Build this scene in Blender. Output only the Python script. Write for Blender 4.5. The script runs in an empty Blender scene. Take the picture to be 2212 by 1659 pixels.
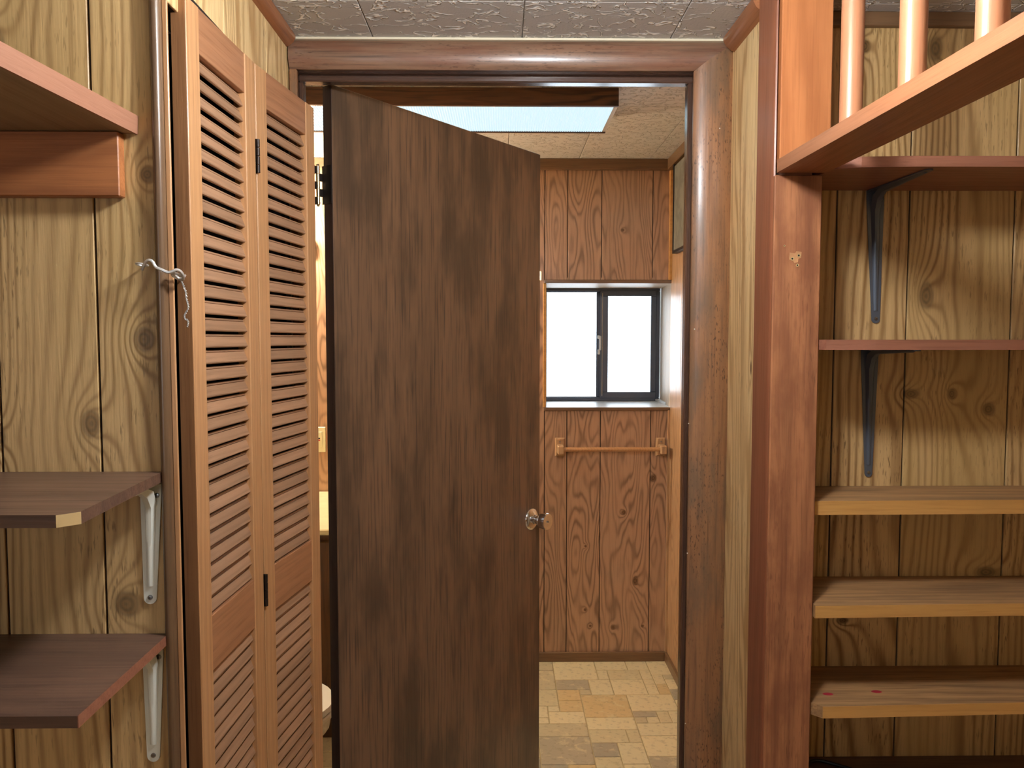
import bpy, bmesh, math, random
from mathutils import Vector, Matrix
random.seed(7)
PI = math.pi
S = bpy.context.scene
COL = S.collection

# ------------------------------------------------------------------ camera
# Two surveys share the camera: the front room (measured 1.25 times too large) and the bathroom beyond;
# both are measured from a lens height of 1.431 and brought to true size here (true lens height 1.46).
HCAM = 1.431; HTRUE = 1.46
FRONT, BATH, REAL = 0.80, HTRUE/HCAM, None
MODE = FRONT
ZF = HCAM - HTRUE/FRONT      # the floor in front-room survey units
cam_d = bpy.data.cameras.new('camera'); cam = bpy.data.objects.new('camera', cam_d); COL.objects.link(cam)
cam.location = (0, 0, 1.46)
PITCH, YAW, FPX = math.radians(3.3), math.radians(0.8), 1660.0
cam.rotation_euler = (PI/2 - PITCH, 0, -YAW)
cam_d.sensor_width = 36; cam_d.lens = 36*FPX/2212; cam_d.clip_start = 0.02
S.camera = cam

# ------------------------------------------------------------------ light
S.view_settings.view_transform = 'Standard'; S.view_settings.look = 'None'
S.view_settings.gamma = 1; S.view_settings.use_curve_mapping = False
S.view_settings.exposure = 0.62
W = bpy.data.worlds.new('World'); S.world = W; W.use_nodes = True
W.node_tree.nodes['Background'].inputs[0].default_value = (0.80, 0.92, 1.0, 1)
W.node_tree.nodes['Background'].inputs[1].default_value = 4.2
BULB = 125.0          # radiance of the front room's globe
TUBE = 0.62           # bathroom fluorescent diffuser
VANITY = 320.0        # warm bulbs over the vanity
def portal(loc, rot, sx, sy):
    l = bpy.data.lights.new('portal', 'AREA'); l.shape = 'RECTANGLE'; l.size = sx; l.size_y = sy
    l.cycles.is_portal = True
    o = bpy.data.objects.new('window_daylight', l); o.location = loc; o.rotation_euler = rot; COL.objects.link(o)
portal((0.50, 3.83, 1.44), (-PI/2, 0, 0), 0.58, 0.57)
portal((-0.88, -1.17, 1.475), (PI/2, 0, 0), 0.40, 0.72)

# ------------------------------------------------------------------ measuring: pixel -> point on a real plane
fw = Vector((math.sin(YAW)*math.cos(PITCH), math.cos(YAW)*math.cos(PITCH), -math.sin(PITCH)))
rt = Vector((math.cos(YAW), -math.sin(YAW), 0)); up = rt.cross(fw)
def at(x, y, Y):
    r = fw + rt*((x-1106)/FPX) - up*((y-829.5)/FPX)
    return Vector((0, 0, HCAM)) + r*(Y/r.y)

# ------------------------------------------------------------------ mesh helpers
def box(bm, x0, x1, y0, y1, z0, z1, bev=0):
    vs = [bm.verts.new(p) for p in ((x0,y0,z0),(x1,y0,z0),(x1,y1,z0),(x0,y1,z0),(x0,y0,z1),(x1,y0,z1),(x1,y1,z1),(x0,y1,z1))]
    fs = [bm.faces.new([vs[i] for i in f]) for f in ((3,2,1,0),(4,5,6,7),(0,1,5,4),(1,2,6,5),(2,3,7,6),(3,0,4,7))]
    if bev:
        es = list({e for f in fs for e in f.edges})
        bmesh.ops.bevel(bm, geom=es, offset=bev, segments=1, affect='EDGES', profile=0.7)
def prism(bm, A, B):
    """A, B: matching rings of 3-D points; skins between them and caps both ends"""
    a = [bm.verts.new(p) for p in A]; b = [bm.verts.new(p) for p in B]; n = len(a)
    for i in range(n): bm.faces.new((a[i], a[(i+1) % n], b[(i+1) % n], b[i]))
    bm.faces.new(a[::-1]); bm.faces.new(b)
def slab(bm, pts, z0, z1):
    prism(bm, [(x, y, z0) for x, y in pts], [(x, y, z1) for x, y in pts])
def tube(bm, pts, r, seg=8, cap=True):
    pts = [Vector(p) for p in pts]; rings = []
    rr = r if isinstance(r, (list, tuple)) else [r]*len(pts)
    t = (pts[1]-pts[0]).normalized()
    n = t.orthogonal().normalized()
    for i, p in enumerate(pts):
        t2 = (pts[min(i+1, len(pts)-1)] - pts[max(i-1, 0)]).normalized()
        n = (n - t2*n.dot(t2)).normalized(); b = t2.cross(n)
        rings.append([bm.verts.new(p + (n*math.cos(2*PI*k/seg) + b*math.sin(2*PI*k/seg))*rr[i]) for k in range(seg)])
    for i in range(len(rings)-1):
        for k in range(seg):
            bm.faces.new((rings[i][k], rings[i][(k+1) % seg], rings[i+1][(k+1) % seg], rings[i+1][k]))
    if cap: bm.faces.new(rings[0][::-1]); bm.faces.new(rings[-1])
def lathe(bm, prof, M, seg=32):
    """prof: (radius, height) along local z, M: matrix"""
    rings = []
    for r, h in prof:
        if r < 1e-6: rings.append([bm.verts.new(M @ Vector((0, 0, h)))])
        else: rings.append([bm.verts.new(M @ Vector((r*math.cos(2*PI*k/seg), r*math.sin(2*PI*k/seg), h))) for k in range(seg)])
    for a, b in zip(rings, rings[1:]):
        for k in range(seg):
            k2 = (k+1) % seg
            if len(a) == 1 and len(b) > 1: bm.faces.new((a[0], b[k], b[k2]))
            elif len(b) == 1 and len(a) > 1: bm.faces.new((a[k], a[k2], b[0]))
            elif len(a) > 1: bm.faces.new((a[k], a[k2], b[k2], b[k]))
def smooth_curve(ctrl, n=6):
    P = [Vector(p) for p in ctrl]; P = [P[0]*2-P[1]] + P + [P[-1]*2-P[-2]]; out = []
    for i in range(1, len(P)-2):
        for k in range(n):
            t = k/n
            out.append(0.5*((2*P[i]) + (P[i+1]-P[i-1])*t + (2*P[i-1]-5*P[i]+4*P[i+1]-P[i+2])*t*t + (3*P[i]-P[i-1]-3*P[i+1]+P[i+2])*t**3))
    out.append(P[-2]); return out
def SC(): return MODE or 1.0
def T(v):
    v = Vector(v)
    return v if MODE is None else Vector((v.x*MODE, v.y*MODE, HTRUE+(v.z-HCAM)*MODE))
def MT(): return Matrix.Identity(4) if MODE is None else Matrix.Translation((0, 0, HTRUE)) @ Matrix.Scale(MODE, 4) @ Matrix.Translation((0, 0, -HCAM))
def obj(name, bm, m, parent=None, smooth=False, loc=None):
    """link one mesh; with a parent Empty the vertices (given in the world) become local to it"""
    bmesh.ops.recalc_face_normals(bm, faces=bm.faces)
    if parent is not None and parent.get('local'): bm.transform(Matrix.Scale(SC(), 4))
    else: bm.transform(MT()); bm.transform(Matrix.Translation(-parent_origin(parent)))
    me = bpy.data.meshes.new(name); bm.to_mesh(me); bm.free()
    if smooth:
        for p in me.polygons: p.use_smooth = True
        try: me.set_sharp_from_angle(angle=math.radians(40))
        except Exception: pass
    me.materials.append(m)
    o = bpy.data.objects.new(name, me); COL.objects.link(o)
    if parent is not None: o.parent = parent
    if loc: o.location = loc
    return o
def parent_origin(p):
    v = Vector((0, 0, 0))
    while p is not None: v += p.location; p = p.parent
    return v
def thing(name, label, cat, loc=(0, 0, 0), rz=0, group=None, parent=None):
    o = bpy.data.objects.new(name, None); COL.objects.link(o); o.empty_display_size = 0.05
    o.location = T(loc) if parent is None and name not in ('added_window_',) else Vector(loc)*SC(); o.rotation_euler = (0, 0, rz)
    if label: o['label'] = label
    if cat: o['category'] = cat
    if group: o['group'] = group
    if parent is not None: o.parent = parent
    return o
def tag(o, label, cat, group=None):
    o['label'] = label; o['category'] = cat
    if group: o['group'] = group
    return o
def struct(o, label=None):
    o['kind'] = 'structure'
    if label: o['label'] = label
    return o

# ------------------------------------------------------------------ materials
def lin(r, g, b):
    f = lambda c: (c/12.92 if c <= .04045 else ((c+.055)/1.055)**2.4)
    return (f(r/255), f(g/255), f(b/255), 1)
class N:
    def __init__(s, name):
        s.m = bpy.data.materials.new(name); s.m.use_nodes = True; s.t = s.m.node_tree; s.b = s.t.nodes['Principled BSDF']
    def new(s, k, **kw):
        n = s.t.nodes.new(k)
        for a, v in kw.items(): setattr(n, a, v)
        return n
    def put(s, sock, v):
        if hasattr(v, 'links') or isinstance(v, bpy.types.NodeSocket): s.t.links.new(v, sock)
        else: sock.default_value = v
    def math(s, op, a, b=0.0, c=None, clamp=False):
        n = s.new('ShaderNodeMath', operation=op, use_clamp=clamp); s.put(n.inputs[0], a); s.put(n.inputs[1], b)
        if c is not None: s.put(n.inputs[2], c)
        return n.outputs[0]
    def comb(s, x, y, z):
        n = s.new('ShaderNodeCombineXYZ')
        for i, v in enumerate((x, y, z)): s.put(n.inputs[i], v)
        return n.outputs[0]
    def noise(s, vec, scale=1.0, detail=2.0, rough=0.5, dist=0.0):
        n = s.new('ShaderNodeTexNoise'); s.put(n.inputs['Vector'], vec)
        n.inputs['Scale'].default_value = scale; n.inputs['Detail'].default_value = detail
        n.inputs['Roughness'].default_value = rough; n.inputs['Distortion'].default_value = dist
        return n.outputs[0]
    def mix(s, f, a, b, mode='MIX'):
        n = s.new('ShaderNodeMix', data_type='RGBA', blend_type=mode)
        s.put(n.inputs[0], f); s.put(n.inputs[6], a); s.put(n.inputs[7], b); return n.outputs[2]
    def rng(s, v, a, b, c=0.0, d=1.0):
        n = s.new('ShaderNodeMapRange', interpolation_type='SMOOTHSTEP')
        s.put(n.inputs[0], v)
        for i, q in enumerate((a, b, c, d)): n.inputs[i+1].default_value = q
        return n.outputs[0]
    def bump(s, h, strength, dist=0.001):
        n = s.new('ShaderNodeBump'); s.put(n.inputs['Height'], h)
        n.inputs['Strength'].default_value = strength; n.inputs['Distance'].default_value = dist
        s.t.links.new(n.outputs[0], s.b.inputs['Normal'])
def wood(name, light, dark, ax='xz', f=60, a=6, b=0.8, K=6, sharp=2.0, ring=0.8, streak=0.35, blotch=None, bl=0.0,
         bls=(3, 1.2), rough=0.5, coat=0.0, coatr=0.2, knots=(), var=0.12, vcol=None, bump=0.3, S_=260, spec=0.4, tick=0.0, tv=34):
    n = N(name); tc = n.new('ShaderNodeTexCoord'); sep = n.new('ShaderNodeSeparateXYZ')
    n.t.links.new(tc.outputs['Object'], sep.inputs[0])
    d = dict(zip('xyz', sep.outputs)); u, v = d[ax[0]], d[ax[1]]
    w = d[[c for c in 'xyz' if c not in ax][0]]
    rnd = n.new('ShaderNodeObjectInfo').outputs['Random']; off = n.math('MULTIPLY', rnd, 41.0)
    n1 = n.noise(n.comb(n.math('MULTIPLY', u, a), n.math('MULTIPLY', v, b), n.math('ADD', n.math('MULTIPLY', w, a), off)), 1.0, 1.5, 0.45)
    R = n.math('ADD', n.math('MULTIPLY', n.math('ADD', u, w), f), n.math('MULTIPLY', n1, K))
    wob = n.noise(n.comb(n.math('MULTIPLY', u, 50), n.math('MULTIPLY', v, 9), off), 1.0, 2)
    R = n.math('ADD', R, n.math('MULTIPLY', wob, 0.5))
    km = None; kr = None
    for (ku, kv, ru, rv, A) in knots:
        du = n.math('DIVIDE', n.math('SUBTRACT', u, ku), ru); dv = n.math('DIVIDE', n.math('SUBTRACT', v, kv), rv)
        r2 = n.math('ADD', n.math('MULTIPLY', du, du), n.math('MULTIPLY', dv, dv))
        g = n.math('DIVIDE', A, n.math('ADD', n.math('MULTIPLY', r2, 0.35), 1.0)); R = n.math('ADD', R, g)
        rr = n.math('ADD', n.math('SQRT', r2), n.math('MULTIPLY', wob, 0.5))
        k_ = n.rng(rr, 0.75, 1.6, 1.0, 0.0)
        km = k_ if km is None else n.math('MAXIMUM', km, k_)
        kr = rr if kr is None else n.math('MINIMUM', kr, rr)
    s_ = n.math('MULTIPLY_ADD', n.math('SINE', n.math('MULTIPLY', R, 2*PI)), 0.5, 0.5)
    s_ = n.math('POWER', s_, sharp)
    amp = n.noise(n.comb(n.math('MULTIPLY', u, 14), n.math('MULTIPLY', v, 2), n.math('ADD', off, 9.0)), 1.0, 2)
    s_ = n.math('MULTIPLY', s_, n.rng(amp, 0.25, 0.7, ring*0.35, ring))
    st = n.noise(n.comb(n.math('MULTIPLY', u, S_), n.math('MULTIPLY', v, S_/32), n.math('MULTIPLY', w, S_)), 1.0, 3, 0.6)
    c = n.mix(s_, light, dark)
    c = n.mix(n.rng(st, 0.45, 0.75, 0.0, streak), c, dark)
    if tick:
        tk = n.noise(n.comb(n.math('MULTIPLY', u, 330), n.math('MULTIPLY', v, tv), n.math('MULTIPLY', w, 330)), 1.0, 2, .55)
        tz = n.noise(n.comb(n.math('MULTIPLY', u, 16), n.math('MULTIPLY', v, 5), off), 1.0, 2)
        tk = n.math('MULTIPLY', n.rng(tk, .57, .68), n.rng(tz, .42, .62, .15, 1.0))
        c = n.mix(n.math('MULTIPLY', tk, tick), c, (dark[0]*.45, dark[1]*.42, dark[2]*.4, 1))
    if blotch:
        bn = n.noise(n.comb(n.math('MULTIPLY', u, bls[0]), n.math('MULTIPLY', v, bls[1]), n.math('ADD', off, n.math('MULTIPLY', w, bls[0]))), 1.0, 4, 0.6)
        c = n.mix(n.rng(bn, 0.4, 0.66, 0.0, bl), c, blotch)
    if km is not None:
        kc = n.mix(n.math('MULTIPLY_ADD', n.math('SINE', n.math('MULTIPLY', kr, 16)), 0.5, 0.5), lin(58, 36, 20), lin(116, 80, 42))
        c = n.mix(n.math('MULTIPLY', km, 0.85), c, kc)
    if vcol: c = n.mix(n.math('MULTIPLY', rnd, 0.6), c, vcol)
    br = n.math('MULTIPLY_ADD', rnd, var*2, 1-var)
    c = n.mix(1.0, c, n.comb(br, br, br), 'MULTIPLY')
    n.t.links.new(c, n.b.inputs['Base Color'])
    n.put(n.b.inputs['Roughness'], n.math('MULTIPLY_ADD', st, 0.25, rough-0.12))
    n.b.inputs['Coat Weight'].default_value = coat; n.b.inputs['Coat Roughness'].default_value = coatr
    n.b.inputs['Specular IOR Level'].default_value = spec
    n.bump(n.math('ADD', n.math('MULTIPLY', s_, -0.6), n.math('MULTIPLY', st, -1.0)), bump, 0.0012)
    return n.m
def plain(name, col, rough=0.5, metal=0.0, coat=0.0, mott=0.0, emit=None, estr=0.0):
    n = N(name)
    tc = n.new('ShaderNodeTexCoord'); nz = n.noise(tc.outputs['Object'], 22, 3)
    dk = (col[0]*(1-mott), col[1]*(1-mott), col[2]*(1-mott), 1)
    n.t.links.new(n.mix(n.rng(nz, 0.4, 0.65), col, dk), n.b.inputs['Base Color'])
    n.b.inputs['Roughness'].default_value = rough; n.b.inputs['Metallic'].default_value = metal
    n.b.inputs['Coat Weight'].default_value = coat
    if emit: n.b.inputs['Emission Color'].default_value = emit; n.b.inputs['Emission Strength'].default_value = estr
    return n.m

def K(px, py, Y, ru, rv, A=3.0, ax='x'):
    p = at(px, py, Y); sc = FRONT if Y < 2 else BATH; p = Vector((p.x*sc, p.y*sc, HTRUE+(p.z-HCAM)*sc)); return (getattr(p, ax), p.z, ru, rv, A)
PL, PD = lin(222, 186, 130), lin(136, 94, 50)
kn_left = [K(318,377,1.25,.010,.011), K(310,733,1.25,.015,.018,4), K(198,915,1.25,.014,.019,4), K(272,1305,1.25,.017,.019,4), K(-6,945,1.25,.012,.015), K(-14,95,1.25,.014,.026,4)]
kn_right = [K(2000,640,1.86,.016,.028,4), K(2056,851,1.86,.009,.012), K(2135,884,1.86,.013,.014), K(1968,851,1.86,.016,.010), K(2020,104,1.86,.016,.026,4), K(1868,100,1.86,.010,.014), K(1820,1340,1.86,.012,.008), K(2130,1236,1.86,.02,.012)]
pine_left = wood('pine_panel_left', PL, PD, 'xz', f=56, a=6, b=.7, K=11, sharp=2.4, ring=1.0, tick=.75, knots=kn_left, blotch=lin(186,154,92), bl=.5, bls=(5,1), rough=.42, coat=.15, vcol=lin(212,180,126))
pine_right = wood('pine_panel_right', PL, PD, 'xz', f=56, a=6, b=.7, K=11, sharp=2.4, ring=1.0, tick=.75, knots=kn_right, blotch=lin(186,154,92), bl=.5, bls=(5,1), rough=.42, coat=.15, vcol=lin(208,180,128))
pine_side = wood('pine_panel_side', lin(236,206,150), lin(176,132,78), 'yz', f=24, a=9, b=.7, K=16, sharp=2, ring=.8, tick=.5, rough=.4, coat=.2, var=.05,
                 knots=[(1.838*.8, HTRUE+(at(1615,795,1.84).z-HCAM)*.8, .005, .014, 1.5)])
oak_far = wood('oak_panel_far', lin(190,152,122), lin(112,84,64), 'xz', f=3, a=9, b=1.6, K=17, sharp=2.4, ring=.75, streak=.3, rough=.45, coat=.12, var=.06,
               knots=[K(1345,497,3.35,.008,.008,1.5), K(1347,1107,3.35,.012,.012,2.5), K(1372,1255,3.35,.013,.022,3), K(1411,1033,3.35,.014,.02,2), K(1264,1317,3.35,.007,.008,1.6), K(1275,1352,3.35,.007,.007,1.4), K(1324,1355,3.35,.01,.011,2), K(1388,1352,3.35,.007,.007,1.4), K(1265,1180,3.35,.005,.006,3)])
oak_side = wood('oak_panel_side', lin(198,160,122), lin(138,104,74), 'yz', f=3, a=9, b=1.6, K=15, sharp=2.2, ring=.6, rough=.4, coat=.2, var=.05)
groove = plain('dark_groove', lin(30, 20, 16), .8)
cedar_stile = wood('cedar_stile', lin(198,150,104), lin(158,112,72), 'xz', f=70, a=8, b=.8, K=4, ring=.35, streak=.45, rough=.42, coat=.15, var=.04)
cedar_slat = wood('cedar_slat', lin(170,132,102), lin(120,90,68), 'zx', f=60, a=8, b=.8, K=3, ring=.3, streak=.5, rough=.45, coat=.1, var=.13)
cedar_rail = wood('cedar_rail', lin(172,122,86), lin(128,84,56), 'zx', f=50, a=6, b=.8, K=5, ring=.4, streak=.45, rough=.42, coat=.15, var=.06)
cedar_edge = wood('cedar_edge', lin(150,104,66), lin(104,68,42), 'xz', f=50, a=6, b=.8, K=5, ring=.3, streak=.5, rough=.55, var=.04)
door_mat = wood('stained_door', lin(132,102,78), lin(70,57,46), 'xz', f=9, a=5, b=.6, K=3, ring=.25, streak=.95, blotch=lin(76,62,50), bl=.8, bls=(9,2.6), rough=.36, coat=.25, coatr=.32, var=.0, S_=170, bump=.25)
door_edge = wood('stained_door_edge', lin(58,42,36), lin(34,24,22), 'xz', f=9, ring=.2, streak=.4, rough=.5, var=0)
casing_h = wood('casing_walnut_long', lin(140,108,86), lin(70,54,46), 'zx', f=24, a=12, b=1.5, K=3, ring=.3, streak=.7, blotch=lin(122,76,56), bl=.6, bls=(30,4), tick=.6, tv=60, rough=.38, coat=.55, coatr=.22, var=0, S_=200)
casing_v = wood('casing_walnut_tall', lin(156,110,74), lin(80,60,46), 'xz', f=20, a=12, b=1.5, K=3, ring=.3, streak=.6, blotch=lin(112,90,70), bl=.75, bls=(24,6), tick=.8, tv=90, rough=.42, coat=.35, coatr=.22, var=0, S_=200)
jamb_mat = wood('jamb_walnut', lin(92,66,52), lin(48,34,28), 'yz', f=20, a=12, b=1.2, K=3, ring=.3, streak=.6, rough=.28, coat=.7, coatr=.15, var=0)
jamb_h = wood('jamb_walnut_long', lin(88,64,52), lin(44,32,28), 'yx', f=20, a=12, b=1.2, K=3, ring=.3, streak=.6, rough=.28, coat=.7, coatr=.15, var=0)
trim_mat = wood('trim_brown', lin(122,92,64), lin(78,56,40), 'zx', f=40, a=8, b=1, K=3, ring=.3, streak=.5, rough=.4, coat=.2, var=.05)
trim_v = wood('trim_brown_tall', lin(112,86,62), lin(72,54,42), 'xz', f=40, a=8, b=1, K=3, ring=.3, streak=.5, rough=.32, coat=.6, var=.05)
crown_warm = wood('crown_warm', lin(160,104,66), lin(112,66,42), 'zy', f=40, a=8, b=1, K=3, ring=.3, streak=.5, rough=.36, coat=.4, var=.05)
cherry = wood('cherry_board', lin(192,124,76), lin(150,88,50), 'xz', f=36, a=7, b=.6, K=6, sharp=1.6, ring=.6, streak=.4, rough=.34, coat=.4, coatr=.22, var=.03,
              knots=())
cherry_low = wood('cherry_post', lin(172,114,76), lin(108,66,44), 'xz', f=40, a=7, b=.6, K=5, sharp=1.4, ring=.6, streak=.55, blotch=lin(124,74,50), bl=.6, bls=(26,9), tick=.4, rough=.5, coat=.08, var=.02,
              knots=[K(1718,610,1.74,.004,.016,.5)])
cherry_dark = wood('cherry_side', lin(146,90,62), lin(102,62,44), 'yz', f=20, ring=.3, streak=.3, rough=.42, coat=.15, var=.02)
cherry_rail = wood('cherry_rail', lin(160,106,72), lin(122,76,50), 'xy', f=40, a=8, b=.8, K=4, ring=.4, streak=.4, rough=.42, coat=.2, var=.02)
spindle_mat = wood('spindle_wood', lin(184,126,90), lin(146,92,64), 'xz', f=30, a=6, b=.6, K=4, ring=.4, streak=.35, rough=.36, coat=.35, coatr=.3, var=.05)
shelf_red = wood('shelf_redbrown', lin(152,100,78), lin(104,64,50), 'yx', f=40, a=8, b=.8, K=4, ring=.4, streak=.4, rough=.45, coat=.15, var=.04)
shelf_worn = wood('shelf_worn_top', lin(182,140,94), lin(112,78,50), 'yx', f=34, a=7, b=.8, K=6, ring=.5, streak=.7, blotch=lin(120,92,66), bl=.6, bls=(22,3), rough=.55, var=.06)
shelf_nose = wood('shelf_front_edge', lin(204,154,88), lin(168,116,58), 'zx', f=34, a=7, b=.8, K=4, ring=.35, streak=.35, rough=.5, var=.05)
chip_dark = wood('laminate_walnut', lin(112,84,68), lin(66,48,40), 'yx', f=22, a=10, b=1.2, K=6, ring=.45, streak=.5, blotch=lin(84,64,54), bl=.5, bls=(12,3), rough=.4, coat=.1, var=.05)
chip_raw = plain('raw_chipboard', lin(206,176,122), .8, mott=.35)
shelf_pink = wood('shelf_pinkish', lin(160,114,90), lin(132,88,66), 'xy', f=30, ring=.25, streak=.3, rough=.5, var=.03)
shelf_under = wood('shelf_plain', lin(150,126,98), lin(120,98,74), 'xy', f=30, a=6, b=.6, K=5, ring=.3, streak=.3, rough=.55, var=.03)
ledger_mat = wood('ledger_cherry', lin(176,112,66), lin(130,76,44), 'zx', f=22, a=8, b=.8, K=5, ring=.55, streak=.35, rough=.42, coat=.15, var=.02)
white_metal = plain('white_enamel', lin(238,240,228), .35, coat=.3)
grey_metal = plain('grey_enamel', lin(88,96,108), .38, .3, coat=.3)
chrome = plain('chrome', (.82,.83,.85,1), .08, 1.0)
steel = plain('zinc_wire', (.74,.73,.70,1), .38, .65)
brass = plain('aged_brass', (.55,.44,.26,1), .3, 1.0)
black_metal = plain('blackened_hinge', lin(48,40,36), .4, .6)
screw_mat = plain('screw_steel', (.30,.29,.28,1), .3, 1.0)
cream = plain('cream_strip', lin(222,214,188), .55)
bronze = plain('bronze_aluminium', lin(92,98,112), .35, .3)  # base shifted to a lighter blue-grey that carries the window glare
white_plastic = plain('white_plastic', lin(232,230,220), .35, coat=.3)
ivory = plain('ivory_plastic', lin(236,228,190), .35)
red_plastic = plain('red_button', lin(200,60,40), .4)
black_rubber = plain('black_rubber', lin(16,16,18), .45)
counter_mat = plain('cream_laminate', lin(238,226,184), .25, mott=.06)
cab_mat = wood('vanity_brown', lin(100,66,36), lin(52,34,20), 'xz', f=8, a=8, b=1.2, K=10, ring=.6, rough=.4, var=.04)
floor_mat = wood('floor_boards', lin(206,186,158), lin(160,136,106), 'xy', f=20, a=6, b=.6, K=6, rough=.45)  # floor out of view, colour lightened to bounce light onto the lower walls
fascia = wood('fixture_oak', lin(104,68,44), lin(40,26,20), 'zx', f=14, a=22, b=2.2, K=9, sharp=1.5, ring=.85, streak=.4, rough=.4, coat=.1, var=0)
recess_mat = wood('recess_pine', lin(206,186,160), lin(160,134,108), 'yz', f=60, ring=.4, streak=.3, rough=.5, var=.05)
sill_mat = plain('pale_sill', lin(220,222,222), .35)
grout = plain('floor_grout', lin(190,172,132), .7, mott=.1)
frost = plain('grey_pebbled_panel', lin(128,128,118), .5, mott=.3)

def ceiling_mat(name, base, line, amt, sc):
    n = N(name); tc = n.new('ShaderNodeTexCoord'); v = tc.outputs['Object']
    rnd = n.new('ShaderNodeObjectInfo').outputs['Random']
    off = n.new('ShaderNodeVectorMath', operation='ADD'); n.t.links.new(v, off.inputs[0]); n.t.links.new(n.comb(n.math('MULTIPLY', rnd, 9), rnd, 0.0), off.inputs[1])
    mp = n.new('ShaderNodeVectorMath', operation='MULTIPLY'); n.t.links.new(off.outputs[0], mp.inputs[0]); mp.inputs[1].default_value = (0.7, 1, 1)
    a = n.noise(mp.outputs[0], sc, 2.5, .6, .6); q = n.math('ABSOLUTE', n.math('SUBTRACT', a, .5))
    ln = n.rng(q, .010, .034, 1, 0)
    brk = n.noise(off.outputs[0], 55, 2); ln = n.math('MULTIPLY', ln, n.rng(brk, .40, .48))
    fine = n.noise(off.outputs[0], 220, 2)
    n.t.links.new(n.mix(n.math('MULTIPLY', ln, amt), base, line), n.b.inputs['Base Color'])
    n.b.inputs['Roughness'].default_value = .45
    n.bump(n.math('ADD', ln, n.math('MULTIPLY', fine, .12)), .9, .005)
    return n.m
ceil_front = ceiling_mat('textured_ceiling_tile', lin(190,188,184), lin(255,253,246), 1.0, 24)  # raised strokes painted whiter, in place of grazing lamp light on the relief
ceil_bath = ceiling_mat('bath_ceiling_tile', lin(236,234,228), lin(206,202,190), .5, 30)
def tile_mat():
    n = N('stone_look_tile'); tc = n.new('ShaderNodeTexCoord')
    rnd = n.new('ShaderNodeObjectInfo').outputs['Random']
    cr = n.new('ShaderNodeValToRGB'); n.t.links.new(rnd, cr.inputs[0]); cr.color_ramp.interpolation = 'CONSTANT'
    cols = [(0, lin(222,208,170)), (.24, lin(210,196,158)), (.44, lin(200,186,152)), (.60, lin(228,212,172)), (.76, lin(178,166,142)), (.87, lin(214,188,140)), (.93, lin(168,158,138))]
    el = cr.color_ramp.elements; el[0].position, el[0].color = cols[0]; el[1].position, el[1].color = cols[1]
    for p, c in cols[2:]: e = el.new(p); e.color = c
    a = n.noise(tc.outputs['Object'], 16, 5, .65, .5); b = n.noise(tc.outputs['Object'], 45, 4, .6)
    c = n.mix(n.rng(a, .5, .62, 0, .55), cr.outputs[0], lin(226,212,170))
    c = n.mix(n.rng(b, .5, .7, 0, .4), c, lin(132,114,84))
    n.t.links.new(c, n.b.inputs['Base Color']); n.b.inputs['Roughness'].default_value = .35
    n.bump(b, .25, .002); return n.m
stone = tile_mat()
def glass_mat():
    n = N('window_glass'); t = n.t
    tr = n.new('ShaderNodeBsdfTransparent'); tr.inputs[0].default_value = (.97, .98, 1, 1)
    gl = n.new('ShaderNodeBsdfGlossy'); gl.inputs['Roughness'].default_value = .02
    fr = n.new('ShaderNodeFresnel'); mx = n.new('ShaderNodeMixShader')
    t.links.new(fr.outputs[0], mx.inputs[0]); t.links.new(tr.outputs[0], mx.inputs[1]); t.links.new(gl.outputs[0], mx.inputs[2])
    t.links.new(mx.outputs[0], t.nodes['Material Output'].inputs[0]); return n.m
glass = glass_mat()
def diffuser_mat():
    n = plain('ribbed_diffuser', lin(96,112,118), .3, emit=(.66,.90,1.0,1), estr=TUBE); return n
diffuser = diffuser_mat()
bulb_mat = plain('lit_globe', (.9,.9,.85,1), .3, emit=(.95,.97,1.0,1), estr=BULB)
vbulb_mat = plain('lit_vanity_bulb', (.9,.9,.8,1), .3, emit=(1.0,.88,.66,1), estr=VANITY)

# ------------------------------------------------------------------ big dimensions (metres)
CEIL = 2.204
YL = 1.25            # panelled wall behind the left shelves
YN = 1.86            # panelled wall behind the right shelves
YD = 2.035           # face of the door wall
YDB = 2.14           # its bathroom side
YB = 3.35            # bathroom far wall
XL = -.547; XR = .600; XW = -1.70; XE = 1.62; YR = -1.40; XBR = .738; XBL = -1.25
YDBB = YDB*FRONT/BATH   # bathroom side of the door wall in bathroom units
CEILB = 2.204

# ------------------------------------------------------------------ floor, ceiling
def single(name, parts, m, lab=None):
    bm = bmesh.new()
    for p in parts: box(bm, *p)
    return struct(obj(name, bm, m), lab)
floor = single('floor', [(XW-.1, XE+.1, YR-.1, YDB, ZF-.06, ZF)], floor_mat, 'pale board floor of the front room, lightened to bounce light upward')
MODE = BATH
bfl = single('floor.001', [(XBL-.1, XBR+.1, YDBB, 3.80, -.06, -.0035)], grout, 'stone-look tiled bathroom floor with beige joints')
# random ashlar of tiles on a 46 mm grid
U = .0462; NX = 36; NY = 36; X0 = XBR-.004-NX*U; Y0 = YB-.006-NY*U
occ = [[False]*NY for _ in range(NX)]; sizes = [(4,4),(4,3),(3,4),(3,3),(4,2),(3,2),(2,3),(2,2),(3,2),(2,2),(2,1),(1,1),(1,2)]
cell = {}; rr = random.Random(21); tiles = []
for j in range(NY-1, -1, -1):
    for i in range(NX):
        if occ[i][j]: continue
        opts = [s for s in sizes if i+s[0] <= NX and j-s[1]+1 >= 0 and all(not occ[i+a][j-b] for a in range(s[0]) for b in range(s[1]))]
        wts = [{16:1.2,12:1.5,9:2,8:2,6:3,4:3,2:1.3,1:1}[s[0]*s[1]] for s in opts]
        s = rr.choices(opts, wts)[0]
        for a in range(s[0]):
            for b in range(s[1]): occ[i+a][j-b] = True
        tiles.append((i, j-s[1]+1, s))
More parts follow.
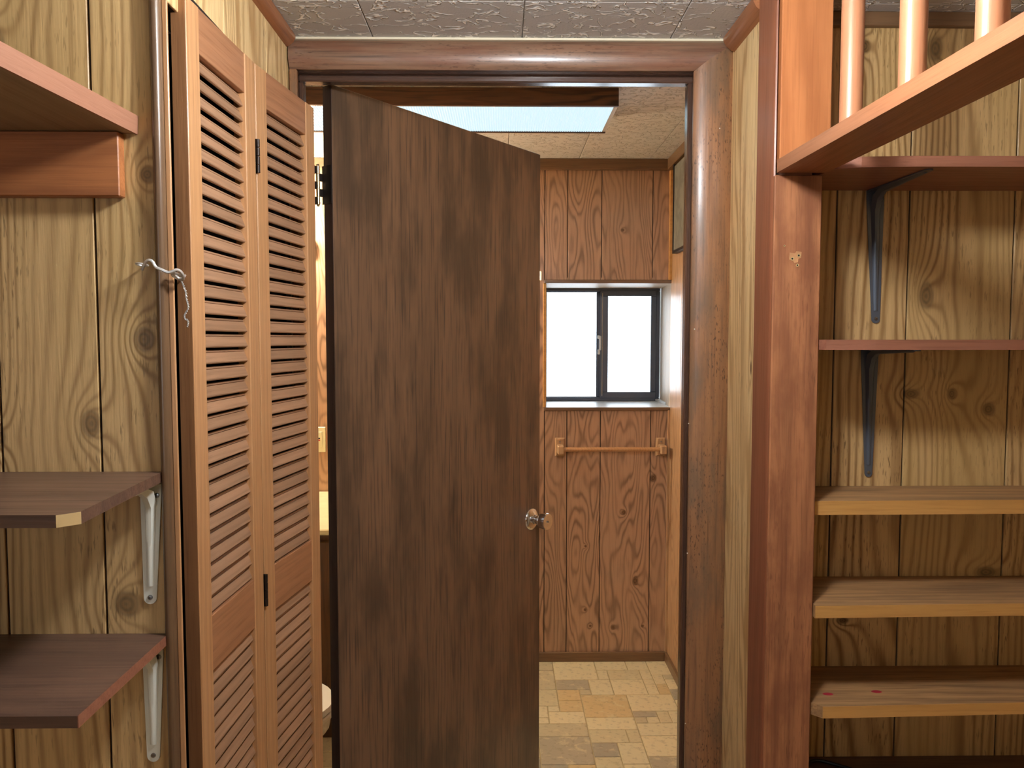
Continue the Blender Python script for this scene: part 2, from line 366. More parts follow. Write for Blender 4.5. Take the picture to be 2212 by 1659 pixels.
for i, j, s in tiles:
    key = s
    if key not in cell:
        bm = bmesh.new(); g = .0022; box(bm, g, s[0]*U-g, g, s[1]*U-g, -.005, 0, .0012)
        bmesh.ops.translate(bm, verts=bm.verts, vec=(0, 0, 0)); bfl['local'] = 1
        cell[key] = obj('tile', bm, stone, bfl); cell[key].location = T((X0+i*U, Y0+j*U, 0))
    else:
        o = cell[key].copy(); COL.objects.link(o); o.location = T((X0+i*U, Y0+j*U, 0))

MODE = FRONT
ceil_ = single('ceiling', [(XW-.1, XE+.1, YR-.1, YDB, CEIL+.008, CEIL+.06)], cream, 'ceiling of textured fibre tiles')
ceil_['local'] = 1
MODE = BATH
ceilb = single('ceiling.001', [(XBL-.1, XBR+.1, YDBB, 3.80, CEILB+.008, CEILB+.06)], cream, 'bathroom ceiling of square fibre tiles')
ceilb['local'] = 1
def ceiling_tiles(x_ref, y_ref, p, xa, xb, ya, yb, m, root):
    src = {}
    i0 = math.floor((xa-x_ref)/p); i1 = math.ceil((xb-x_ref)/p); j0 = math.floor((ya-y_ref)/p); j1 = math.ceil((yb-y_ref)/p)
    for i in range(i0, i1):
        for j in range(j0, j1):
            a, b = max(xa, x_ref+i*p), min(xb, x_ref+(i+1)*p); c, d = max(ya, y_ref+j*p), min(yb, y_ref+(j+1)*p)
            if b-a < .01 or d-c < .01: continue
            key = (round(b-a, 3), round(d-c, 3)); loc = (a, c, CEIL)
            if key not in src:
                bm = bmesh.new(); box(bm, .0008, b-a-.0008, .0008, d-c-.0008, 0, .012, .0018)
                o = obj('tile', bm, m, root); src[key] = o
            else: o = src[key].copy(); COL.objects.link(o)
            o.location = T(loc)
ceiling_tiles(.030, 2.894, .304, XBL, XBR, YDBB, YB, ceil_bath, ceilb)
MODE = FRONT
ceiling_tiles(.054, 1.806, .382, XW, XE, YR, YD, ceil_front, ceil_)

# ------------------------------------------------------------------ panelled walls
def planks(wall, ax, pos, s, edges, z0, z1, m, g=.0018, t=.006):
    """ax 'y': wall face at Y=pos, s=+1 when the solid lies at larger Y"""
    for e0, e1 in zip(edges, edges[1:]):
        bm = bmesh.new(); a, b = min(pos, pos+s*t), max(pos, pos+s*t)
        if ax == 'y': box(bm, e0+g, e1-g, a, b, z0, z1, .0012)
        else: box(bm, a, b, e0+g, e1-g, z0, z1, .0012)
        obj('plank', bm, m, wall)
wl = single('wall_left', [(XW, -.546, YL+.005, YL+.035, ZF, CEIL)], groove, 'knotty pine panelling behind the left shelves')
planks(wl, 'y', YL, 1, [XW, -1.50, -1.36, -1.18, -.97, -.81, -.650, -.552], ZF, CEIL, pine_left)
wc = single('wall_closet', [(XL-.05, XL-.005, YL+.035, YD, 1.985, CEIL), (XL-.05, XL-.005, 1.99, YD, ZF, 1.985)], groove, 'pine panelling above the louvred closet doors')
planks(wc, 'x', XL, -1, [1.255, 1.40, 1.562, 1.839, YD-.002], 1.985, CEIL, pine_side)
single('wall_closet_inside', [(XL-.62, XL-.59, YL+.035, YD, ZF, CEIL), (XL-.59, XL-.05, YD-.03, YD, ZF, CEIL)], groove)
wr = single('wall_right', [(XR+.005, XE, YN+.005, YN+.035, ZF, CEIL)], groove, 'knotty pine panelling behind the right shelves')
planks(wr, 'y', YN, 1, [.612, .809, .985, 1.241, 1.40, 1.50, XE], ZF, CEIL, pine_right)
wn = single('wall_right_strip', [(XR+.005, XR+.03, YN, YD, ZF, CEIL)], groove, 'narrow pine strip beside the door casing')
bm = bmesh.new(); box(bm, XR, XR+.006, 1.775, YD-.001, ZF, CEIL, .001); obj('plank', bm, pine_side, wn)
ww = single('wall_west', [(XW-.03, XW-.005, YR, YL+.03, ZF, CEIL)], groove)
planks(ww, 'x', XW, -1, [YR+.01+.265*i for i in range(11)][:10]+[YL], ZF, CEIL, pine_side)
we = single('wall_east', [(XE+.005, XE+.03, YR, YN+.03, ZF, CEIL)], groove)
planks(we, 'x', XE, 1, [YR+.01+.25*i for i in range(13)]+[YN], ZF, CEIL, pine_side)
# wall behind the camera; its unseen window is added to supply daylight
wb = single('wall_back', [(XW, -1.35, YR-.04, YR-.006, ZF, CEIL), (-.85, XE, YR-.04, YR-.006, ZF, CEIL), (-1.35, -.85, YR-.04, YR-.006, ZF, 1.0), (-1.35, -.85, YR-.04, YR-.006, 1.9, CEIL)], groove)
planks(wb, 'y', YR, -1, [XW, -1.50, -1.35], ZF, CEIL, pine_left)
planks(wb, 'y', YR, -1, [-.85, -.66, -.42, -.25, -.05, .18, .44, .62, .88, 1.10, 1.36, XE], ZF, CEIL, pine_left)
planks(wb, 'y', YR, -1, [-1.35, -1.1, -.85], ZF, 1.0, pine_left)
planks(wb, 'y', YR, -1, [-1.35, -1.1, -.85], 1.9, CEIL, pine_left)
w2 = thing('added_window', None, None); struct(w2, 'unseen window added behind the camera to supply daylight')
bm = bmesh.new()
for a in ((-1.35,-1.31,1.0,1.9),(-.89,-.85,1.0,1.9),(-1.31,-.89,1.0,1.04),(-1.31,-.89,1.86,1.9),(-1.31,-.89,1.44,1.46)): box(bm, a[0], a[1], YR-.05, YR+.01, a[2], a[3])
obj('window_frame', bm, bronze, w2)
bm = bmesh.new(); box(bm, -1.31, -.89, YR-.022, YR-.018, 1.04, 1.86); obj('pane', bm, glass, w2)

# door wall (solid around the doorway)
CW = CEIL+.24
single('wall_door', [(-1.62, -.547, YD, YDB, ZF, CW), (.522, 1.0, YD, YDB, ZF, CW), (-.547, .522, YD, YDB, 2.140, CW)], cream, 'partition round the doorway')
# bathroom walls
MODE = BATH
wf = single('wall_far', [(XBL, .19, YB+.005, YB+.04, 0, CEILB), (.19, .775, YB+.005, YB+.04, 0, 1.123), (.19, .775, YB+.005, YB+.04, 1.689, CEILB)], groove, 'grooved oak panelling of the bathroom far wall')
ge = [.189, .288, .435, .656, XBR]
planks(wf, 'y', YB, 1, ge, .0, 1.123, oak_far, .0016); planks(wf, 'y', YB, 1, ge, 1.689, CEILB, oak_far, .0016)
planks(wf, 'y', YB, 1, [XBL, -1.10, -.95, -.73, -.63, -.48, -.36, -.25, -.05, .05, .189], 0, CEILB, oak_far, .0016)
wbr = single('wall_bath_right', [(XBR+.005, XBR+.03, YDBB, YB, 0, CEILB)], groove)
planks(wbr, 'x', XBR, 1, [YDBB, 1.90, 2.05, 2.30, 2.52, 2.62, 2.85, 3.0, 3.15, YB], 0, CEILB, oak_side)
wbl = single('wall_bath_left', [(XBL-.03, XBL-.005, YDBB, YB, 0, CEILB)], groove)
planks(wbl, 'x', XBL, -1, [YDBB, 1.90, 2.05, 2.30, 2.52, 2.62, 2.85, 3.0, 3.15, YB], 0, CEILB, oak_side)

# ------------------------------------------------------------------ trims
MODE = FRONT
def strip(name, m, *p, lab=None, bev=.002):
    bm = bmesh.new(); box(bm, *p, bev); return struct(obj(name, bm, m), lab)
def quarter(cx, cy, r, a0, n=8):
    return [(cx, cy)] + [(cx+r*math.cos(a0+PI/2*k/n), cy+r*math.sin(a0+PI/2*k/n)) for k in range(n+1)]
# door casing: rounded profile, mitred at the right
def prof(w, W_): return .010 + .014*math.sin(PI*min(1, max(0, w/W_)))**.7
NP = 14
def casing_header():
    bm = bmesh.new(); z0, z1 = 2.125, 2.197; A = []; B = []
    for k in range(NP+1):
        t = k/NP; z = z0+(z1-z0)*t; y = YD-prof(t, 1); A.append((-.543, y, z)); B.append((.499+.107*t, y, z))
    A += [(-.543, YD, z1), (-.543, YD, z0)]; B += [(.606, YD, z1), (.499, YD, z0)]
    prism(bm, A, B); return bm
struct(obj('trim_1', casing_header(), casing_h, smooth=True), 'rounded walnut casing across the top of the doorway')
bm = bmesh.new(); A = []; B = []
for k in range(NP+1):
    t = k/NP; x = .499+.101*t; y = YD-prof(t, 1); A.append((x, y, ZF)); B.append((x, y, 2.125+.072*t-.0008))
A += [(.600, YD, ZF), (.499, YD, ZF)]; B += [(.600, YD, 2.196), (.499, YD, 2.124)]
prism(bm, A, B); struct(obj('trim_2', bm, casing_v, smooth=True), 'wide rounded walnut casing right of the doorway')
strip('trim_3', casing_v, -.543, -.524, YD-.016, YD, ZF, 2.124, lab='narrow left casing behind the louvred door')
strip('trim_4', cream, -.535, .590, YD-.020, YD, 2.1975, CEIL-.0005, lab='pale strip between casing and ceiling', bev=.0008)
nm = plain('nail_head', lin(225,220,205), .4)
for x, y in ((1555,277),(1502,711),(1490,916),(1487,1198),(1483,1568)):
    p = at(x, y, YD-.024); bm = bmesh.new(); yy = YD-prof((p.x-.499)/.101, 1) if p.x > .5 else YD-.011
    lathe(bm, [(0,0),(.0018,0),(.0012,.001),(0,.0012)], Matrix.Translation((p.x, yy, p.z)) @ Matrix.Rotation(PI/2, 4, 'X'), 8); struct(obj('nail', bm, nm, bpy.data.objects['trim_2']))
# jambs, stops
strip('trim_5', jamb_h, -.547, .522, YD-.004, YDB+.004, 2.125, 2.140, lab='head jamb')
strip('trim_6', jamb_mat, -.547, -.532, YD-.004, YDB+.004, ZF, 2.125, lab='left jamb')
strip('trim_7', jamb_mat, .508, .522, YD-.004, YDB+.004, ZF, 2.125, lab='right jamb')
strip('trim_8', jamb_h, -.532, .508, 2.066, 2.100, 2.108, 2.125, lab='head stop', bev=.003)
strip('trim_9', jamb_mat, -.532, -.520, 2.066, 2.100, ZF, 2.108, lab='left stop', bev=.003)
strip('trim_10', jamb_mat, .494, .508, 2.066, 2.100, ZF, 2.108, lab='right stop', bev=.003)
# left corner quarter round and strip, crowns, baseboards
bm = bmesh.new(); q = [(-.552, YL+.004)] + [(-.543+.009*math.cos(a), YL-.002-.013*math.sin(a)) for a in [PI-PI*k/10 for k in range(11)]] + [(-.534, YL+.004)]
slab(bm, q, ZF, CEIL); struct(obj('trim_11', bm, trim_v, smooth=True), 'round walnut corner bead beside the left panelling')
strip('trim_12', cedar_stile, -.534, -.526, YL-.002, YL+.003, ZF, CEIL, lab='thin orange strip by the closet gap', bev=.001)
def crown(name, x, y0, y1, s, m, lab, r=.030):
    bm = bmesh.new(); pr = [(0, 0), (0, -r*1.15), (s*r*.25, -r*1.1), (s*r*.75, -r*.7), (s*r, -r*.25), (s*r, 0)]
    prism(bm, [(x+a, y0, CEIL-.0005+b) for a, b in pr], [(x+a, y1, CEIL-.0005+b) for a, b in pr]); return struct(obj(name, bm, m, smooth=True), lab)
crown('trim_13', XL, YL, YD-.024, 1, crown_warm, 'brown ceiling moulding over the closet', .024)
crown('trim_14', XR, 1.776, YD-.024, -1, crown_warm, 'brown ceiling moulding over the pine strip', .030)
strip('trim_15', trim_mat, .74, XE, YN-.016, YN, CEIL-.034, CEIL-.0005, lab='brown moulding above the right panelling')
MODE = BATH
strip('baseboard_far', trim_mat, XBL, XBR-.012, YB-.013, YB, 0, .042)
strip('baseboard_bath_right', trim_mat, XBR-.012, XBR, YDBB, YB, 0, .042)
strip('trim_16', trim_mat, XBL, XBR-.026, YB-.026, YB, 2.158, CEIL-.0005, lab='ceiling moulding of the bathroom far wall')
strip('trim_17', trim_mat, XBR-.026, XBR, YDBB, YB, 2.158, CEIL-.0005, lab='ceiling moulding of the bathroom right wall')
strip('trim_18', shelf_nose, XBR-.012, XBR, YB-.020, YB-.0005, 1.689, 2.158, lab='pale corner strip above the window', bev=.001)
strip('trim_19', oak_side, XBR-.010, XBR, YB-.014, YB-.0005, .042, 1.123, lab='corner strip below the window', bev=.001)

# ------------------------------------------------------------------ bathroom window in its deep recess
w1 = thing('window_1', None, None, (.49, YB, 1.123)); struct(w1, 'small sliding window in a deep recess')
YF = 3.70
bm = bmesh.new(); prism(bm, [(.19, YB-.006, 1.123), (XBR, YB-.006, 1.123), (.775, YF+.04, 1.123), (.19, YF+.04, 1.123)], [(.19, YB-.006, 1.135), (XBR, YB-.006, 1.135), (.775, YF+.04, 1.135), (.19, YF+.04, 1.135)]); obj('window_sill', bm, sill_mat, w1)
bm = bmesh.new(); box(bm, .186, XBR, YB-.012, YB-.006, 1.121, 1.136, .0015); obj('sill_nosing', bm, trim_mat, w1)
bm = bmesh.new(); box(bm, .19, .775, YB+.002, YF+.04, 1.677, 1.700); obj('recess_head', bm, recess_mat, w1)
bm = bmesh.new(); box(bm, .186, XBR, YB-.010, YB+.002, 1.675, 1.690, .0015); obj('head_nosing', bm, trim_mat, w1)
bm = bmesh.new(); box(bm, .175, .196, YB+.002, YF+.04, 1.130, 1.680); obj('recess_side', bm, recess_mat, w1)
bm = bmesh.new(); box(bm, .182, .1955, YB-.008, YB+.003, 1.136, 1.675, .002); obj('corner_strip', bm, shelf_nose, w1)
ys = [YB+.0, YB+.05, YB+.11, YB+.155, YB+.22, YB+.29, YF+.04]
for a, b in zip(ys, ys[1:]):
    bm = bmesh.new(); f = lambda y: XBR+.001+(y-YB)*.080
    prism(bm, [(f(a+.001), a+.001, 1.135), (f(b-.001), b-.001, 1.135), (.80, b-.001, 1.135), (.80, a+.001, 1.135)], [(f(a+.001), a+.001, 1.677), (f(b-.001), b-.001, 1.677), (.80, b-.001, 1.677), (.80, a+.001, 1.677)])
    obj('recess_plank', bm, recess_mat, w1)
bm = bmesh.new(); box(bm, .745, .80, YB+.12, YF, 1.135, 1.145, .001); obj('recess_trim', bm, sill_mat, w1)
def frame(bm, x0, x1, z0, z1, l, r_, b, t, y0, y1, bev=.002):
    box(bm, x0, x1, y0, y1, z0, z0+b, bev); box(bm, x0, x1, y0, y1, z1-t, z1, bev)
    box(bm, x0, x0+l, y0, y1, z0+b, z1-t, bev); box(bm, x1-r_, x1, y0, y1, z0+b, z1-t, bev)
bm = bmesh.new(); frame(bm, .196, .764, 1.135, 1.677, .020, .022, .016, .014, YF, YF+.035); obj('window_frame', bm, bronze, w1)
fsh = bmesh.new(); frame(fsh, .214, .492, 1.149, 1.665, .006, .032, .006, .006, YF+.016, YF+.028); fx = obj('sash', fsh, bronze, w1)
bm = bmesh.new(); box(bm, .219, .462, YF+.020, YF+.023, 1.153, 1.661); obj('pane', bm, glass, fx).parent = fx
sh = bmesh.new(); frame(sh, .474, .747, 1.149, 1.666, .040, .027, .030, .026, YF-.004, YF+.014); sl = obj('sash', sh, bronze, w1)
bm = bmesh.new(); box(bm, .513, .719, YF+.004, YF+.007, 1.180, 1.637); obj('pane', bm, glass, sl)
bm = bmesh.new(); box(bm, .464, .475, YF-.012, YF-.004, 1.36, 1.385, .002); box(bm, .470, .480, YF-.016, YF-.004, 1.38, 1.45, .003); box(bm, .462, .474, YF-.018, YF-.010, 1.435, 1.452, .002)
obj('latch', bm, steel, sl)
bm = bmesh.new(); box(bm, .484, .488, YF-.007, YF-.003, 1.160, 1.655, .001); obj('slide_track', bm, chrome, sl)

MODE = FRONT
# ------------------------------------------------------------------ door_1: brown flush door opening into the bathroom
d1 = thing('door_1', None, None, (-.4605, 2.134, HCAM), math.radians(52.37)); d1['local'] = 1; struct(d1, 'dark stained flush door standing half open')
bm = bmesh.new(); box(bm, 0, .995, 0, .035, ZF+.012-HCAM, 2.123-HCAM, .0015); slabd = obj('door_slab', bm, door_mat, d1)
bm = bmesh.new(); box(bm, -.0012, .0002, .0005, .0345, ZF+.013-HCAM, 2.122-HCAM); obj('edge_band', bm, door_edge, d1)
def knob(sy):
    b0 = .0 if sy < 0 else .035
    M = Matrix.Translation((.940, b0, .752-HCAM)) @ Matrix.Rotation(-PI/2*sy, 4, 'X') @ Matrix.Scale(1.28, 4)
    rb = bmesh.new(); lathe(rb, [(0,0),(.0325,0),(.0325,.002),(.030,.005),(.022,.010),(.014,.013),(.0125,.018),(0,.018)], M, 40)
    ro = obj('rosette', rb, chrome, d1, smooth=True)
    kb = bmesh.new(); lathe(kb, [(0,.012),(.0115,.012),(.0115,.026),(.017,.031),(.0215,.036),(.0235,.048),(.0245,.056),(.0235,.0595),(.0205,.0605),(.006,.0585),(.005,.0585),(0,.0585)], M, 40)
    obj('door_knob', kb, chrome, d1, smooth=True)
    if sy < 0:
        lk = bmesh.new(); lathe(lk, [(0,.058),(.0028,.058),(.0028,.0605),(0,.0605)], M, 14); obj('lock_button', lk, screw_mat, d1)
knob(-1); knob(1)
bm = bmesh.new(); box(bm, .9945, .9965, .006, .029, .725-HCAM, .780-HCAM); obj('latch_plate', bm, brass, d1)
for hz in (-1.60, 1.803-HCAM):
    hb = bmesh.new(); box(hb, -.003, -.0012, .002, .040, hz, hz+.105, .0004)
    hg = obj('hinge', hb, black_metal, d1)
    pb = bmesh.new()
    M = Matrix.Translation((-.013, .045, hz))
    for k in range(5):
        lathe(pb, [(0, .021*k+.0008), (.0052, .021*k+.0008), (.0052, .021*k+.0205), (0, .021*k+.0205)], M, 14)
    lathe(pb, [(0,-.006),(.003,-.005),(.0045,0),(0,0)], M, 12); lathe(pb, [(0,.105),(.0045,.105),(.0035,.110),(0,.111)], M, 12)
    o = obj('hinge_barrel', pb, brass, d1, smooth=True)
    w_ = bmesh.new(); box(w_, -.012, -.002, .0385, .041, hz+.021, hz+.042); box(w_, -.012, -.002, .0385, .041, hz+.063, hz+.084); obj('hinge_knuckle', w_, black_metal, d1)
for z in (-.16, 1.803):
    bm = bmesh.new(); box(bm, -.5325, -.5300, 2.104, 2.150, z, z+.105, .0004); box(bm, -.531, -.506, 2.148, 2.152, z, z+.021); box(bm, -.531, -.506, 2.148, 2.152, z+.042, z+.063); box(bm, -.531, -.506, 2.148, 2.152, z+.084, z+.105)
    for k in (.015, .052, .09): lathe(bm, [(0,0),(.0035,0),(.003,.0012),(0,.0012)], Matrix.Translation((-.530, 2.118, z+k)) @ Matrix.Rotation(PI/2, 4, 'Y'), 10)
    o = obj('hinge_plate', bm, black_metal); struct(o); o.parent = bpy.data.objects['trim_6']

# ------------------------------------------------------------------ door_2: louvred bifold closet door
d2 = thing('door_2', None, None, (XL, 1.66, HCAM)); struct(d2, 'louvred cedar bifold closet door')
LW, LT, ZT = .320, .026, 2.016-HCAM; ZB = ZF+.015-HCAM
def stile_bm(x0, x1): bm = bmesh.new(); box(bm, x0, x1, 0, LT, ZB, ZT, .0018); return bm
slat_src = None
def leaf(x, y, a, far_round):
    L = thing('door_leaf', None, None, (x-XL, y-1.66, 0), PI/2 - a, parent=d2); L['local'] = 1
    obj('stile', stile_bm(0, .052), cedar_stile, L); obj('stile', stile_bm(LW-.052, LW), cedar_stile, L)
    for z0, z1 in ((ZB, ZB+.14), (.818-HCAM, .922-HCAM), (ZT-.080, ZT)):
        bm = bmesh.new(); box(bm, .051, LW-.051, .002, LT-.002, z0, z1, .001); obj('rail', bm, cedar_rail, L)
    global slat_src
    th = math.radians(21); wd = .0268; tk = .0062
    d = Vector((math.sin(th), math.cos(th))); nrm = Vector((-math.cos(th), math.sin(th)))   # (y,z)
    def slats(z0, z1):
        global slat_src
        n = round((z1-z0)/.031); p = (z1-z0)/n
        for i in range(n):
            zc = z0+p*(i+.5)
            if slat_src is None:
                bm = bmesh.new(); h = wd/2; k = tk/2
                pr = [(-h, -k*.3), (-h, k*.6), (-h*.9, k), (h*.55, k), (h*.59, k*.1), (h*.66, k), (h*.92, k), (h, k*.5), (h, -k), (-h*.9, -k)]
                ring = [d*u + nrm*v for u, v in pr]
                prism(bm, [(.047, q.x, q.y) for q in ring], [(LW-.047, q.x, q.y) for q in ring])
                o = obj('slat', bm, cedar_slat, L); slat_src = o
            else:
                o = slat_src.copy(); COL.objects.link(o); o.parent = L
            o.location = Vector((0, LT/2, zc + random.uniform(-.0004, .0004)))*SC(); o.rotation_euler = (random.uniform(-.02, .02), 0, 0)
    slats(ZB+.14, .818-HCAM); slats(.922-HCAM, ZT-.080)
    return L
A1, A2 = math.atan2(.014, .323), math.atan2(.047, .314)
l1 = leaf(-.535, 1.345, A1, False); l2 = leaf(-.5205, 1.670, A2, True)
bm = bmesh.new(); box(bm, -.0016, .0003, .0006, LT-.0006, ZB+.001, ZT-.001, .0003); obj('leaf_edge', bm, cedar_edge, l1)
for z in (1.785, .845, -.1):
    bm = bmesh.new()
    for k in range(4): lathe(bm, [(0, .018*k+.001), (.0042, .018*k+.001), (.0042, .018*k+.0172), (0, .018*k+.0172)], Matrix.Translation((-.5175, 1.6685, z)), 12)
    box(bm, -.528, -.5195, 1.6675, 1.6697, z, z+.072)
    bmesh.ops.translate(bm, verts=bm.verts, vec=(-XL, -1.66, -HCAM))
    d2['local'] = 1; obj('hinge', bm, black_metal, d2, smooth=True)
# closet track head
strip('trim_20', groove, XL-.045, XL+.001, YL+.04, 1.99, 2.018, 2.035, lab='closet door track')

# ------------------------------------------------------------------ built-in shelving at the right
MODE = FRONT*.954; CP = HCAM+(CEIL-HCAM)/.954; ZP = HCAM-HTRUE/MODE; YP = YN/.954
po = thing('shelf_post', 'tall reddish cherry post board left of the right-hand shelves', 'post', (.665, 1.80, ZP))
bm = bmesh.new(); box(bm, .6145, .7225, 1.740, YN, ZP, 1.8005, .0025); box(bm, .640, .7225, YN, YP-.002, ZP, 1.8005); obj('lower_board', bm, cherry_low, po)['label'] = 'scratched lower board with three screw holes'
bm = bmesh.new(); box(bm, .6235, .738, 1.738, YN, 1.8305, CP-.001, .002); box(bm, .640, .738, YN, YP-.002, 1.8305, CP-.001); obj('upper_board', bm, cherry, po)['label'] = 'smooth orange upper board'
bm = bmesh.new(); box(bm, .640, .7, 1.745, YP-.002, 1.8005, 1.8305); obj('joint_block', bm, cherry_dark, po)
bm = bmesh.new(); q = [(.618, YN-.001), (.618, 1.747), (.6145, 1.7485), (.613, 1.753), (.6125, 1.765), (.612, YN-.001)]
slab(bm, q[::-1], ZP, CP-.002); obj('side_moulding', bm, cherry_dark, po, smooth=True)['label'] = 'dark red side moulding'
for (x, y, r) in ((1694,531,.0022),(1711,559,.0042),(1725,552,.0042),(1722,573,.0036)):
    p = at(x, y, 1.74); bm = bmesh.new(); lathe(bm, [(r,0),(r*1.0,.0006),(r*.55,.0004),(r*.5,-.002),(0,-.002)], Matrix.Translation((p.x, 1.7388, p.z)) @ Matrix.Rotation(PI/2, 4, 'X'), 14)
    obj('screw_hole', bm, chip_raw, po); bm = bmesh.new(); lathe(bm, [(0,0),(r*.5,0),(r*.45,.0004),(0,.0004)], Matrix.Translation((p.x, 1.7385, p.z)) @ Matrix.Rotation(PI/2, 4, 'X'), 10); obj('hole_centre', bm, black_rubber, po)
p = at(1718, 553, 1.74); bm = bmesh.new(); prism(bm, [(p.x+a, 1.7394, p.z+b) for a, b in ((-.014,-.008),(-.006,-.010),(-.002,-.016),(.006,-.014),(.007,-.006),(.013,-.004),(.014,.009),(.002,.011),(-.001,.006),(-.013,.008))], [(p.x+a, 1.7402, p.z+b) for a, b in ((-.014,-.008),(-.006,-.010),(-.002,-.016),(.006,-.014),(.007,-.006),(.013,-.004),(.014,.009),(.002,.011),(-.001,.006),(-.013,.008))]); obj('bare_patch', bm, plain('bare_wood', lin(206,150,100), .6, mott=.3), po)

MODE = FRONT*.9625; CP = HCAM+(CEIL-HCAM)/.9625
ra = thing('railing', 'cherry rail board with round spindles hanging below the ceiling at right', 'railing', (.68, 1.722, 1.801))
bm = bmesh.new(); slab(bm, [(.612, 1.7225), (.650, .45), (.757, .45), (.722, 1.7225)], 1.801, 1.829)
obj('rail_board', bm, cherry_rail, ra)
for i, (x, y) in enumerate(((.690, 1.535), (.690, 1.308), (.692, 1.100), (.697, .890), (.702, .680))):
    bm = bmesh.new(); lathe(bm, [(0, 1.829), (.0215, 1.829), (.0215, CP-.001), (0, CP-.001)], Matrix.Translation((x, y, 0)), 28)
    obj('spindle', bm, spindle_mat, ra, smooth=True)

MODE = FRONT
def shelf(name, lab, pts, z0, z1, body, nose, cat='shelf', group=None, nose_pts=None):
    t = thing(name, lab, cat, (sum(p[0] for p in pts)/len(pts), sum(p[1] for p in pts)/len(pts), z0), group=group)
    bm = bmesh.new(); slab(bm, pts, z0, z1); obj('board', bm, body, t)
    if nose is not None:
        (ax, ay), (bx, by) = nose_pts
        bm = bmesh.new(); slab(bm, [(ax, ay-.0015), (bx, by-.0015), (bx, by+.0005), (ax, ay+.0005)], z0+.0003, z1-.0003); obj('front_edge', bm, nose, t)
    return t
GR = 'boards of the right-hand shelving'
X1 = XE-.001
shelf('wooden_shelf', 'red-brown shelf topmost on the right wall, under the railing', [(.691, 1.70), (.700, 1.63), (.75, 1.612), (.862, 1.603), (X1, 1.600), (X1, YN-.001), (.691, YN-.001)], 1.789, 1.811, shelf_red, None, group=GR)
shelf('wooden_shelf', 'thin red-brown shelf at eye level, second from top on the right wall', [(.691, 1.668), (.697, 1.640), (.80, 1.632), (X1, 1.640), (X1, YN-.001), (.691, YN-.001)], 1.409, 1.431, shelf_red, None, group=GR)
shelf('wooden_shelf', 'worn light wood shelf right below the lower grey bracket', [(.691, 1.686), (X1, 1.700), (X1, YN-.001), (.691, YN-.001)], 1.040, 1.072, shelf_worn, shelf_nose, group=GR, nose_pts=((.691, 1.686), (X1, 1.700)))
shelf('wooden_shelf', 'worn light wood shelf in the middle of the three lower right ones', [(.691, 1.652), (X1, 1.672), (X1, YN-.001), (.691, YN-.001)], .818, .846, shelf_worn, shelf_nose, group=GR, nose_pts=((.691, 1.652), (X1, 1.672)))
shelf('wooden_shelf', 'worn light wood shelf with red paint marks near the bottom right', [(.691, 1.672), (.712, 1.650), (X1, 1.678), (X1, YN-.001), (.691, YN-.001)], .592, .619, shelf_worn, shelf_nose, group=GR, nose_pts=((.712, 1.650), (X1, 1.678)))
last = bpy.data.objects[[o.name for o in bpy.data.objects if o.name.startswith('wooden_shelf')][-1]]
for (x, y, Y) in ((1797, 1493, 1.69), (1903, 1495, 1.70)):
    p = at(x, y, Y); bm = bmesh.new(); lathe(bm, [(0,0),(.009,0),(.007,.0004),(0,.0005)], Matrix.Translation((p.x, Y+.02, .619)) @ Matrix.Diagonal((1.4,.8,1,1)), 10)
    obj('paint_mark', bm, plain('red_paint', lin(170,40,56), .5), last)['label'] = 'red paint mark'
shelf('wooden_shelf', 'dark shelf at the very bottom right with a black cord on it', [(.691, 1.70), (X1, 1.70), (X1, YN-.001), (.691, YN-.001)], .362, .387, chip_dark, None, group=GR)
bm = bmesh.new(); tube(bm, smooth_curve([(.745, 1.745, .3915), (.742, 1.80, .3915), (.775, 1.835, .3915), (.82, 1.815, .3915), (.87, 1.775, .3915), (.90, 1.74, .3915), (.88, 1.715, .3915), (.80, 1.735, .3915), (.76, 1.76, .3955)], 8), .0042, 8)
tag(obj('power_cord', bm, black_rubber, smooth=True), 'black cord looped on the dark bottom right shelf', 'cord')

